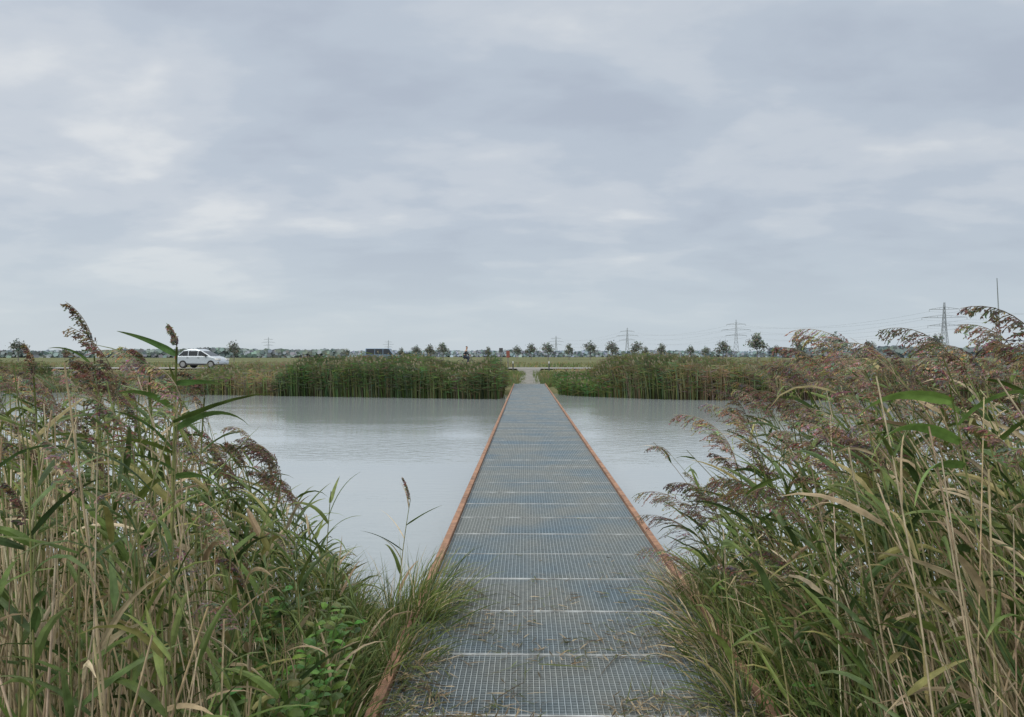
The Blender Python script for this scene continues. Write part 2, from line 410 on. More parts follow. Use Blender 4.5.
for side, nm in ((-1, 'left'), (1, 'right')):
    ml, ms, mpn = MB(), MB(), MB()
    for i in range(700 if side < 0 else 820):
        x, y = spot(side); lx, ly = leans(side)
        hm = env_h(x, y, lx, ly, side)
        if hm < .35: continue
        h = min(2.1, hm) * (U(.55, 1.0) if R() < .8 else U(.95, 1.06))
        if side > 0 and x + lx * h < .98: continue
        front = y < 3.5
        dead = R() < (.45 if front else .26)
        pts = stem_pts((x, y, g(x, y) - .02), h, lx, ly)
        c0 = random.choice(TAN) if (dead or R() < .65) else (.20, .20, .08)
        c1 = random.choice(TAN) if dead else random.choice([(.14, .18, .06), (.2, .21, .08)])
        k = U(.65, 1.15)
        r0 = U(.003, .005)
        ms.tube(pts, [r0 * (1 - .5 * j / 7) for j in range(8)], [tuple(v_ * k for v_ in mixc(c0, c1, j / 7)) for j in range(8)], 4, False)
        nl = random.randint(1, 3) if dead else (random.randint(5, 7) if front else random.randint(7, 10))
        for j in range(nl):
            t = U(.15, .99) if dead else lerp(.45 if front else .3, .97, (j + R()) / nl)
            a = leaf_args(pts, t, .3 if side < 0 else .55, h, .7 if dead else .07)
            leaf(ml, seg=5, fold=(y < 4.5), **a)
        if not dead and h > hm * .78 and R() < (.5 if side < 0 else .7) and h > .8:
            tp = pts[-1]; d0 = (tp[0] - pts[-2][0], tp[1] - pts[-2][1], tp[2] - pts[-2][2])
            plume(mpn, tp, d0, U(.15, .28), pi + G(0, .5), .95, U(.9, 1.9), U(.6, 1.0))
    for i in range(400 if side < 0 else 330):
        x, y = spot(side)
        if i > 150: y = U(2.0, 3.6); x = (U(-.75, -.38) if side < 0 else U(.38, .75)) * y
        if side < 0 and x > -.9: continue
        lx, ly = leans(side); lx = lx * 1.2 + G(0, .08)
        if side > 0 and R() < .3: lx -= .25
        hm = env_h(x, y, lx, ly, side)
        if hm < .4: continue
        h = min(2.0, hm) * U(.4, .98)
        if side > 0 and x + lx * h < 1.1: continue
        pts = stem_pts((x, y, g(x, y) - .02), h, lx, ly, 4, 1.1)
        c = random.choice(TAN[:3]); r0 = U(.0022, .005); k = U(.8, 1.25)
        ms.tube(pts, [r0 * (1 - .4 * j / 4) for j in range(5)], [tuple(v_ * k * U(.92, 1.08) for v_ in c) for _ in range(5)], 5, False)
        if R() < .4:
            t = U(.4, .95); leaf(ml, at_t(pts, t), U(-pi, pi), U(-.6, .8), U(.12, .25), U(.01, .02), U(.5, 2), random.choice(TAN), 5, True, U(-1.4, 1.4))
    # low grass and undergrowth
    mg = MB()
    for i in range(4800):
        x, y = spot(side)
        if R() < .5: x = (-.80 - abs(G(0, .35))) if side < 0 else 1.18 + abs(G(0, .35)); y = U(2.8, 6.2)
        hm = env_h(x, y, 0, 0, side)
        if hm < .12: continue
        h = min(.65, hm) * U(.4, 1)
        if h < .08: continue
        az = U(-pi, pi); c = leafcol(.08)
        leaf(mg, (x, y, g(x, y) - .01), az, U(1.1, 1.5), h * 1.15, U(.006, .017), U(.3, 1.6), c, 4, False, U(-1.4, 1.4))
    word = 'left' if side < 0 else 'right'
    rt = empty('reed_bed', (0, 0, 0), 'dense foreground bed of green and straw coloured reeds on the %s of the footbridge' % word, 'reeds'); rt['kind'] = 'stuff'
    for q_, nm_, mt_ in ((ms, 'stems', M_stem), (ml, 'leaves', M_leaf), (mpn, 'plumes', M_plume)):
        oo = q_.build(nm_, mt_, rt, smooth=(nm_ == 'stems')); oo['kind'] = 'stuff'
    og = mg.build('grass', M_grass); tag(og, 'grass and low green undergrowth between the reeds on the %s near bank' % word, 'grass', kind='stuff')

# individual reeds
def hero(x, y, h, lx, ly, nl, label, group=None, pl=True, plen=.3, paz=None, droop=1.3, dead=.06, extra=(), wind=.4, full=1.0, pc=None, thick=1.0):
    z = g(x, y) - .02
    rt = empty('reed', (x, y, z), label, 'reed', group)
    pts = stem_pts((0, 0, 0), h, lx, ly, 9)
    s = MB(); k = U(.85, 1.15)
    s.tube(pts, [.0045 * thick * (1 - .5 * j / 9) for j in range(10)], [tuple(v_ * k for v_ in mixc((.38, .31, .17), (.15, .19, .06), j / 9)) for j in range(10)], 6)
    s.build('stem', M_stem, rt, True)
    for j in range(nl):
        t = lerp(.3, .95, (j + R()) / nl); q_ = MB(); a = leaf_args(pts, t, wind, h, dead, 1.1)
        leaf(q_, seg=8, **a); q_.build('leaf', M_leaf, rt)
    for a in extra:
        q_ = MB(); a = dict(a); a['b'] = at_t(pts, a.pop('t')); leaf(q_, seg=10, **a); q_.build('leaf', M_leaf, rt)
    if pl:
        q_ = MB(); tp = pts[-1]; d0 = (tp[0] - pts[-2][0], tp[1] - pts[-2][1], tp[2] - pts[-2][2])
        plume(q_, tp, d0, plen, pi + G(0, .3) if paz is None else paz, 1.25, droop, full, pc); q_.build('plume', M_plume, rt)
    return rt
def at(px, py, y): return ((px - VX) / F * y, y, H + (VY - py) / F * y)
def hero_at(px, py, y, lx, **k):
    x, yy, z = at(px, py, y); zb = -.17
    h = z - zb
    for _ in range(3): xb = x - lx * h; h = z - (g(xb, yy) - .02)
    return hero(xb, yy, h, lx, k.pop('ly', 0), **k)
DK = (.21, .165, .115)
hero_at(90, 356, 3.0, -.03, nl=7, label='reed at the left edge whose brown plume nods left high above the horizon', plen=.25, paz=pi + .1, droop=1.0, full=.55, pc=DK, thick=1.3,
        extra=[dict(t=.97, az=pi, el=.9, ln=.2, w=.02, droop=1.2, col=(.10, .17, .05), roll=1.0)])
hero_at(174, 347, 2.7, .02, nl=7, label='tall reed with one broad green leaf held out left against the sky', plen=.09, droop=.8, full=.6, pc=DK, thick=1.7, wind=.5,
        extra=[dict(t=.985, az=pi - .1, el=.5, ln=.22, w=.034, droop=.3, col=(.10, .19, .06), roll=1.25), dict(t=.93, az=.1, el=.1, ln=.18, w=.03, droop=.3, col=(.09, .17, .05), roll=-1.1),
               dict(t=.88, az=pi + .2, el=.7, ln=.22, w=.034, droop=1.2, col=(.11, .19, .05), roll=1.0), dict(t=.84, az=.2, el=.6, ln=.3, w=.034, droop=1.5, col=(.09, .16, .05), roll=-1.0),
               dict(t=.8, az=pi, el=.9, ln=.3, w=.03, droop=1.0, col=(.08, .14, .045), roll=.8), dict(t=.75, az=-.3, el=.2, ln=.3, w=.036, droop=1.2, col=(.11, .19, .055), roll=-.9)])
hero_at(146, 376, 2.9, -.03, nl=10, label='leafy green reed just left of the tall broad leaved one', pl=True, plen=.14, droop=1.4, full=.6, pc=DK, thick=1.3)
hero_at(202, 398, 3.1, .04, nl=10, label='leafy green reed just right of the tall broad leaved one', pl=True, plen=.16, droop=1.6, full=.6, pc=DK, thick=1.3)
hero_at(28, 377, 2.9, -.04, nl=9, label='leafy reed nearest the left frame edge with a small dark plume', plen=.16, droop=1.2, full=.6, pc=DK, thick=1.3)
hero_at(410, 500, 5.3, .10, nl=7, label='thin pale reed leaning out over the water left of the bridge edge', pl=True, plen=.16, droop=.4, full=.4, dead=.3)
hero_at(330, 492, 4.6, .05, nl=11, label='leafy reed at the water side of the left stand with a drooping top', pl=False, wind=.1)
hero_at(945, 384, 2.3, -.12, nl=3, label='reed on the right with three long bright green leaves sweeping down left', plen=.10, droop=1.6,
        extra=[dict(t=.97, az=pi - .1, el=.25, ln=.32, w=.045, droop=1.1, col=(.18, .29, .075), roll=1.1), dict(t=.9, az=pi + .2, el=.45, ln=.40, w=.042, droop=1.5, col=(.16, .27, .07), roll=1.0), dict(t=.86, az=pi + .5, el=.2, ln=.36, w=.04, droop=1.2, col=(.14, .24, .065), roll=.9), dict(t=.93, az=.3, el=.7, ln=.3, w=.036, droop=1.0, col=(.15, .25, .07), roll=-1.0)])
hero_at(955, 372, 3.0, -.3, nl=6, label='reed on the right whose heavy plume arches left just above the horizon', plen=.38, paz=pi, droop=1.5, full=.95)
hero_at(1018, 372, 2.8, -.2, nl=6, label='reed at the right edge with a brown plume level with the horizon', plen=.32, paz=pi, droop=1.5, full=.95)
hero_at(862, 370, 3.4, -.3, nl=6, label='reed in the middle of the right stand with its plume just touching the horizon', plen=.40, paz=pi, droop=1.5, full=.95)
hero_at(745, 415, 4.4, -.25, nl=9, label='reed at the water side of the right stand with long leaves reaching over the pond', plen=.3, paz=pi, droop=1.5, full=.8, wind=.9)
hero_at(694, 518, 5.0, -.40, nl=6, label='reed leaning left over the right bridge edge with a hanging plume', plen=.44, paz=pi, droop=1.4, pc=(.25, .205, .155), full=1.1)
hero_at(700, 548, 4.6, -.38, nl=5, label='reed with a broad plume just below the first one over the right bridge edge', plen=.46, paz=pi + .1, droop=1.25, pc=(.22, .18, .135), full=1.1)
hero_at(700, 582, 4.4, -.38, nl=4, label='lowest reed plume hanging across the rusty right bridge edge', plen=.42, paz=pi, droop=1.15, pc=(.27, .22, .165), full=1.1)
for i in range(28):
    px = U(5, 300); y = U(2.9, 4.6)
    hero_at(px, interp(EL_, px) + U(-2, 90), y, G(-.02, .09), nl=random.randint(6, 9), label='green reed with a brown nodding plume in the left foreground stand', group='plumed reeds in the left foreground stand', plen=U(.18, .28), droop=U(.8, 1.9), full=U(.6, .95))
for i in range(46):
    px = U(715, 1020); y = U(2.9, 5.0)
    hero_at(px, interp(ER_, px) + U(0, 110), y, G(-.25, .1), nl=random.randint(5, 8), label='green reed with a brown plume blown left in the right foreground stand', group='plumed reeds in the right foreground stand', plen=U(.24, .38), droop=U(1.2, 1.9), wind=.6, full=U(.8, 1.1))

# weeds with broad leaves
def weed(x, y, h, label, group, lw=.065, tone=(.105, .19, .045)):
    rt = empty('nettle', (x, y, g(x, y)), label, 'weed', group)
    pts = stem_pts((0, 0, 0), h, G(0, .12), G(0, .1), 6); s = MB(); s.tube(pts, .0028, (.12, .17, .06), 5); s.build('stem', M_stem, rt)
    q_ = MB(); n = int(h / .045)
    for j in range(n):
        t = (j + .6) / n; az = j * pi / 2 + G(0, .25)
        for k in (0, pi):
            c = tuple(a * U(.65, 1.35) for a in tone); leaf(q_, at_t(pts, t), az + k, U(.2, .7), U(.08, .13) * (1.15 - .6 * t), lw * (1.15 - .6 * t), U(.6, 1.4), c, 5, True, G(0, .2), c, True)
    q_.build('foliage', M_leaf, rt)
for i in range(60):
    y = U(2.6, 4.0); px = U(180, 385); x = (px - VX) / F * y
    if x > -.82: x = -.82 - R() * .2
    weed(x, y, min(U(.4, .68), max(.28, env_h(x, y, 0, 0, -1) * 1.2)), 'leafy green nettle at the foot of the left reeds beside the bridge', 'nettles at the foot of the left reeds')
for i in range(40):
    y = U(2.8, 4.8); x = U(1.14, 1.85)
    weed(x, y, min(U(.3, .6), max(.28, env_h(x, y, 0, 0, 1) * 1.0)), 'leafy green nettle at the foot of the right reeds beside the bridge', 'nettles at the foot of the right reeds')
rt = empty('dock_plant', (-1.04, 2.85, g(-1.04, 2.85) + .1), 'low dock plant with broad rounded leaves at the bottom left of the bridge', 'weed')
for j in range(10):
    q_ = MB(); c = tuple(a * U(.8, 1.25) for a in (.11, .20, .06)); leaf(q_, (0, 0, .0), j * 2.4, U(.9, 1.35), U(.32, .44), U(.11, .15), U(.6, 1.4), c, 9, True, G(0, .2), c, True); q_.build('leaf', M_leaf, rt, True)

# grass clumps at the bridge edges
def clump(x, y, z, n, hh, lx, spread, label, dead=.15, wid=.006):
    q_ = MB()
    for i in range(n):
        a = U(-pi, pi); r_ = min(abs(G(0, spread)), spread * 1.9); bx, by = cos(a) * r_ * .8, sin(a) * r_ * 2.0
        az = math.atan2(sin(a), cos(a) + lx)
        leaf(q_, (bx, by, 0), az + G(0, .5), U(.6, 1.45), hh * U(.3, 1.1), U(.5, 1.3) * wid, U(.4, 1.9), leafcol(dead), 5, False, U(-1.3, 1.3))
    o_ = q_.build('grass_clump', M_grass); o_.location = (x, y, z); tag(o_, label, 'grass clump')
clump(-.66, 4.75, -.08, 560, .54, 1.0, .15, 'wispy green grass clump spilling over the left rusty edge onto the deck', .08, .009)
clump(-.70, 4.0, -.07, 420, .34, .7, .13, 'shorter grass clump over the left deck edge halfway down to the frame bottom', .08, .010)
clump(-.76, 3.3, -.09, 380, .32, .6, .13, 'small grass clump at the bottom left corner of the deck', .08, .010)
clump(-.95, 5.5, -.3, 200, .5, .3, .12, 'sparse grass clump at the waterline left of the bridge', .3)
clump(1.10, 5.0, -.09, 420, .46, -1.0, .13, 'dry brownish grass clump spilling over the right deck edge', .45, .009)
clump(1.07, 4.25, -.08, 520, .42, -.9, .15, 'green and straw grass clump spilling over the right deck edge', .25, .010)
clump(1.01, 3.55, -.08, 520, .38, -.8, .15, 'green grass clump in the bottom right corner of the deck', .15, .010)
# litter on deck
q_ = MB()
for i in range(5600):
    y = 2.9 + abs(G(0, 1.15)); e_ = min(1, abs(G(0, .48)))
    x = XR - .06 - e_ * 1.0 if R() < .55 else XL + .06 + e_ * .9
    if not XL + .05 < x < XR - .05: continue
    if noise.noise(Vector((x * 2.5, y * 2, 4))) + G(0, .12) < -.08: continue
    a = U(-pi, pi); c = random.choice(TAN + [(.10, .08, .05), (.11, .085, .05), (.14, .115, .06), (.10, .13, .05), (.10, .13, .05), (.14, .18, .06)]); k = U(.4, .9)
    leaf(q_, (x, y, .006 + R() * .014), a, U(-.05, .2), U(.02, .11) if R() < .97 else U(.2, .4), U(.004, .011), U(0, .3), tuple(v_ * k for v_ in c), 3, False, G(0, .4))
tag(q_.build('reed_litter', M_grass), 'dead reed scraps scattered over the near end of the deck', 'plant litter', kind='stuff')

# ------------------------------------------------------------------ far reeds
def far_reeds(x0, x1, n, hfun, cfun, label, smin=-.6, smax=4.5, pl=.10, rag=1.0):
    q_ = MB()
    for i in range(n):
        x = U(x0, x1)
        s = smin + (smax - smin) * R() ** 1.3; y = shore(x) + s
        if -1.15 < x < 1.75: continue
        h = hfun(x) * U(.68, 1.04) * (1 + .16 * rag * noise.noise(Vector((x * .45, y * .4, 2))) + .12 * rag * noise.noise(Vector((x * 1.8, y, 7))))
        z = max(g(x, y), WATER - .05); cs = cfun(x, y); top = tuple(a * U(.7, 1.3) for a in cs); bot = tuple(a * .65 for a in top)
        lx = G(-.05, .1) * h; az = U(0, pi); w = U(.012, .03)
        a = (cos(az) * w, sin(az) * w)
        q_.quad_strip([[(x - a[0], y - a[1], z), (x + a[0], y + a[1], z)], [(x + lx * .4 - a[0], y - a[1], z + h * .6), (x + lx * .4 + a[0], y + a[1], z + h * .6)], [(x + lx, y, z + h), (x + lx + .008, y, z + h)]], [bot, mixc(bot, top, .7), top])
        for j in range(3):
            t = U(.3, .95); zz = z + h * t; az = U(0, 2 * pi); l_ = U(.25, .5); dz = U(-.1, .22)
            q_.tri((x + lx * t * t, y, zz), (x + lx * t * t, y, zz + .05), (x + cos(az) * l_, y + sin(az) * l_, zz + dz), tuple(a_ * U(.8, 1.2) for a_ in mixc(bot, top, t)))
        if R() < pl:
            pc = (.2, .18, .12); q_.tri((x + lx, y, z + h - .08), (x + lx - .1, y, z + h + .03), (x + lx - .03, y + .05, z + h + .08), pc)
    return tag(q_.build('reed_bed', M_far), label, 'reeds', kind='stuff')
def cf(a, b, s):
    return lambda x, y: mixc(a, b, max(0, min(1, .5 + .9 * noise.noise(Vector((x * s, y * s, 9))))))
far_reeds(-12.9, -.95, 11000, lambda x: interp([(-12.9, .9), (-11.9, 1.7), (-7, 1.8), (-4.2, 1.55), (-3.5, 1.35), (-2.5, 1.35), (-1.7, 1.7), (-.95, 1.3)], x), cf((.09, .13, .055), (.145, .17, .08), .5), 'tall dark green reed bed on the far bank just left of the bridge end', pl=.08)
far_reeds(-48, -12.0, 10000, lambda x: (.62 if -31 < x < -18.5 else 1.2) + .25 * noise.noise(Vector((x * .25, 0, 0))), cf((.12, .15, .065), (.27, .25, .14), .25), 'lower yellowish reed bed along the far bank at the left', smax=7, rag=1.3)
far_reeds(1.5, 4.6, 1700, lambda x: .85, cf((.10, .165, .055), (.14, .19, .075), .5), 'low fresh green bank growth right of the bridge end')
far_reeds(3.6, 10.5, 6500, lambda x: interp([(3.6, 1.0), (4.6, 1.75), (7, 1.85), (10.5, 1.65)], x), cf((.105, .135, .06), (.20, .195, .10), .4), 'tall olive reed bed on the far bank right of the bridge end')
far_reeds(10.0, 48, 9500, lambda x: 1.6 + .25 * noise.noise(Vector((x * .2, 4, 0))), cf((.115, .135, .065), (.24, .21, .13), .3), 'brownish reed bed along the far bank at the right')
# rough grass on the far bank and field
q_ = MB()
for i in range(18000):
    y = U(42, 61) if R() < .6 else U(67, 130); x = U(-.75, .75) * y
    if abs(x - .22) < .6 + .35 * max(0, (y - 55) / 6) and y < 61: continue
    if y < shore(x) + 3.5 and not (-1.5 < x < 2.2 and y > 44.3): continue
    h = U(.12, .45); z = g(x, y); w = U(.03, .09); n_ = noise.noise(Vector((x * .12, y * .12, 1)))
    if y > 52 and y < 61: h *= .45
    c = tuple(a * U(.8, 1.2) for a in mixc((.11, .15, .06), (.30, .26, .15), max(0, min(1, .45 + n_))))
    q_.tri((x - w, y, z), (x + w, y, z), (x + G(0, .1), y, z + h), c)
for i in range(3600):
    y = 44.4 + 14 * R() ** 1.2; x = .22 + U(-1.9, 1.9)
    if abs(x - .22) < .3: continue
    z = g(x, y); h = U(.06, .26); w = .03
    q_.tri((x - w, y, z), (x + w, y, z), (x + G(0, .08), y, z + h), tuple(a * U(.8, 1.2) for a in (.13, .165, .065)))
tag(q_.build('meadow_grass', M_grass), 'rough tufted grass on the far bank and road verge', 'grass', kind='stuff')
# distant woods, air haze painted in as pale blue grey colour
def woods(x0, x1, y, n, hh, c, label):
    q_ = MB()
    for i in range(n):
        x = U(x0, x1); e_ = noise.noise(Vector((x * .006, y * .01, 0))) * .45 + noise.noise(Vector((x * .03, y, 3))) * .3 + .85
        h = hh * max(.15, e_); z = h * R() ** .7; r_ = U(1.2, 2.6)
        yy = y + U(-12, 12); pts = []
        a0 = U(0, 2 * pi); tl = U(-.6, .6)
        for k in range(5):
            t = a0 + k * 2 * pi / 5; pts.append((x + cos(t) * r_, yy + sin(t) * r_ * tl, z + sin(t) * r_ * .8))
        q_.poly(pts, tuple(a * U(.88, 1.12) for a in c))
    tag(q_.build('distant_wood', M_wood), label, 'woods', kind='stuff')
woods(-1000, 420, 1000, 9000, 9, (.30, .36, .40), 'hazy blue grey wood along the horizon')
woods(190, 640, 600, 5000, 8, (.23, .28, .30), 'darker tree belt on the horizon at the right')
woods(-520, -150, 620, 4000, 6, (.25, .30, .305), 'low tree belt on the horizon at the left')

# ------------------------------------------------------------------ trees
M_bark = plain('bark', (.15, .14, .13), .9, 0, .3, 6)
def make_tree(seed, h, label, group):
    random.seed(seed); rt = empty('tree', (0, 0, 0), label, 'tree', group)
    s = MB(); s.tube([(0, 0, -.3), (.05, 0, h * .3), (0, .05, h * .6), (.05, 0, h * .85)], [.12, .09, .06, .02], (.1, .1, .1), 6)
    cl = []
    for j in range(9):
        a = j * 2.4; z0 = h * U(.32, .6); r_ = h * U(.12, .25); z1 = z0 + h * U(.1, .3)
        s.tube([(0, 0, z0), (cos(a) * r_ * .6, sin(a) * r_ * .6, (z0 + z1) / 2 - .1), (cos(a) * r_, sin(a) * r_, z1)], [.045, .03, .012], (.1, .1, .1), 4)
        cl.append((cos(a) * r_, sin(a) * r_, z1))
    cl += [(0, 0, h * .9), (.2, 0, h * .8), (-.2, .1, h * .7)]
    s.build('trunk', M_bark, rt, True)
    q_ = MB()
    for c in cl:
        R_ = h * U(.12, .19); tone = U(.65, 1.3)
        for k in range(66):
            d_ = Vector((G(0, .5), G(0, .5), G(0, .45))) * R_; p_ = Vector(c) + d_; l_ = U(.12, .24)
            a = Vector((G(0, 1), G(0, 1), G(0, 1))).normalized(); b = a.cross(Vector((G(0, 1), G(0, 1), G(0, 1)))).normalized()
            cc = tuple(v_ * tone * U(.75, 1.25) for v_ in (.18, .20, .17))  # leaf colour paled to paint in the haze of distance
            q_.poly([tuple(p_ - a * l_), tuple(p_ + b * l_ * .6), tuple(p_ + a * l_), tuple(p_ - b * l_ * .6)], cc)
    q_.build('crown', M_crown, rt)
    return rt
TL = 'young round crowned tree in the row beyond the meadow'; TG = 'young trees in the row beyond the meadow'
protos = [make_tree(s_, 5, TL, TG) for s_ in (3, 5, 8, 13)]
TR = [(232, 342, 150), (346, 349, 230), (401, 348, 260), (416, 346, 250), (430, 345, 250), (443, 343, 240), (488, 347, 255), (517, 346, 250), (531, 344, 240), (548, 343, 240),
      (569, 344, 240), (590, 342, 225), (612, 342, 220), (636, 342, 220), (661, 344, 230), (690, 346, 240), (722, 341, 200), (756, 334, 180), (797, 341, 190), (833, 334, 170), (866, 342, 190), (931, 335, 170), (988, 338, 170), (12, 340, 170), (118, 349, 230), (60, 348, 230), (645, 347, 260), (705, 347, 260), (775, 346, 250)]
USED = set()
random.seed(4)
for i, (px, py, d) in enumerate(TR):
    k = i % 4; t = protos[k] if k not in USED else copy_tree(protos[k]); USED.add(k)
    x = (px - VX) / F * d; gz = g(x, d); h = H + (VY - py) / F * d - gz
    t.location = (x, d, gz); t.scale = (h / 5 * U(.85, 1.15),) * 2 + (h / 5,); t.rotation_euler = (0, 0, U(0, 6))
    t['label'] = TL; t['group'] = TG
    if px in (232, 756):
        t['label'] = 'dark bushy tree standing just behind the silver car' if px == 232 else 'taller dark crowned tree just right of the second largest pylon'
        del t['group']

# ------------------------------------------------------------------ pylons and wires
M_pyl = [plain('pylon_steel', (.29, .325, .36), .7, 0, .1, .1), plain('pylon_steel_hazy', (.37, .41, .45), .8, 0, .1, .1)]  # distance haze painted into the steel greys, paler for the farther pylons
def make_pylon(bar, mt):
    rt = empty('pylon', (0, 0, 0), 'pylon', 'pylon')
    hb = [(0, 3.6), (12, 2.4), (24, 1.4), (34, .9), (47, .35)]
    def w(z): return interp(hb, z)
    s = MB()
    for sx_ in (-1, 1):
        for sy in (-1, 1): s.tube([(sx_ * b, sy * b, z) for z, b in hb], bar, (.3, .3, .3), 4)
    zs = [0, 7, 13, 18.5, 23.5, 28, 32, 36, 40, 44]
    for z0, z1 in zip(zs, zs[1:]):
        a, b = w(z0), w(z1)
        for sy in (-1, 1):
            s.tube([(-a, sy * a, z0), (b, sy * b, z1)], bar * .6, (.3, .3, .3), 3); s.tube([(a, sy * a, z0), (-b, sy * b, z1)], bar * .6, (.3, .3, .3), 3)
            s.tube([(sy * a, -a, z0), (sy * b, b, z1)], bar * .6, (.3, .3, .3), 3); s.tube([(-b, sy * b, z1), (b, sy * b, z1)], bar * .6, (.3, .3, .3), 3)
    s.build('tower', mt, rt)
    ends = []
    for z, l_ in ((27, 11), (34, 15), (41, 10)):
        q_ = MB()
        for sd in (-1, 1):
            for sy in (-1, 1): q_.tube([(0, sy * w(z), z), (sd * l_, 0, z + .3)], bar * .8, (.3, .3, .3), 3)
            q_.tube([(0, 0, z + 2.2), (sd * l_, 0, z + .3)], bar * .8, (.3, .3, .3), 3)
            for f in (.3, .6): q_.tube([(sd * l_ * f, 0, z), (sd * l_ * f, 0, z + 2.2 * (1 - f))], bar * .5, (.3, .3, .3), 3)
            ends.append((sd * l_, 0, z - 1.6))
        q_.build('crossarm', mt, rt)
        for sd in (-1, 1):
            q_ = MB(); q_.tube([(sd * l_, 0, z + .2), (sd * l_, 0, z - 1.6)], .16, (.3, .3, .3), 5); q_.build('insulator', mt, rt)
    return rt, ends
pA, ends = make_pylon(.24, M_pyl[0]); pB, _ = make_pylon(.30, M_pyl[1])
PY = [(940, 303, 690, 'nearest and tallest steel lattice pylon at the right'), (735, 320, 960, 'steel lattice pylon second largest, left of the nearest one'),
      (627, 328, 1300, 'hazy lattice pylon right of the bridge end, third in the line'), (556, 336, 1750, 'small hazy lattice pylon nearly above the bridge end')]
poss = []
for i, (px, py, d, lb) in enumerate(PY):
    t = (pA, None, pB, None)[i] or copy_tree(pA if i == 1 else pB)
    x = (px - VX) / F * d; hh = (H + (VY - py) / F * d) / 47
    t.location = (x, d, 0); t.scale = (hh * 1.15, hh * 1.15, hh); t['label'] = lb; a = -.25; t.rotation_euler = (0, 0, a); poss.append((x, d, hh, a))
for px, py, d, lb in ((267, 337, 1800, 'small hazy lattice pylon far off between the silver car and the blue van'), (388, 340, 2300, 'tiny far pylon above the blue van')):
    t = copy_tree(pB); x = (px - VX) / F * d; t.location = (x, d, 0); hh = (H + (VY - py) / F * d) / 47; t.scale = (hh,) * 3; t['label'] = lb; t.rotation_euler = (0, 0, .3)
poss.insert(0, (500, 400, 1.0, -.25))
def endp(p_, e_):
    x, y, s_, a = p_; k = 1.15 * s_; return Vector((x + k * (e_[0] * cos(a)), y + k * e_[0] * sin(a), e_[2] * s_))
for i in range(4):
    for j, e_ in enumerate(ends):
        a, b = endp(poss[i], e_), endp(poss[i + 1], e_); pts = []
        for k in range(17):
            t = k / 16; p_ = a.lerp(b, t); p_.z -= 4 * 8 * t * (1 - t); pts.append(tuple(p_))
        q_ = MB(); q_.tube(pts, .07, (.3, .3, .3), 3, False)
        sp = ('beyond the right edge and the nearest pylon', 'the nearest and second pylons', 'the second and third pylons', 'the third and fourth pylons')[i]
        tag(q_.build('power_cable', M_pyl[0]), 'thin grey power cable slung between %s' % sp, 'power cable', 'power cables between ' + sp)
# slender mast
d = 260; x = (995 - VX) / F * d; rt = empty('mast', (x, d, 0), 'slender tapering mast standing above the trees at the far right', 'mast')
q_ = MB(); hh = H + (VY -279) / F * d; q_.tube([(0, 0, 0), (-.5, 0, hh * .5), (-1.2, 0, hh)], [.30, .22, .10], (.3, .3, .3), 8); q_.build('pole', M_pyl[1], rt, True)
q_ = MB(); q_.tube([(0, 0, 0), (0, 0, .8)], .5, (.3, .3, .3), 8); q_.build('footing', M_pyl[0], rt)

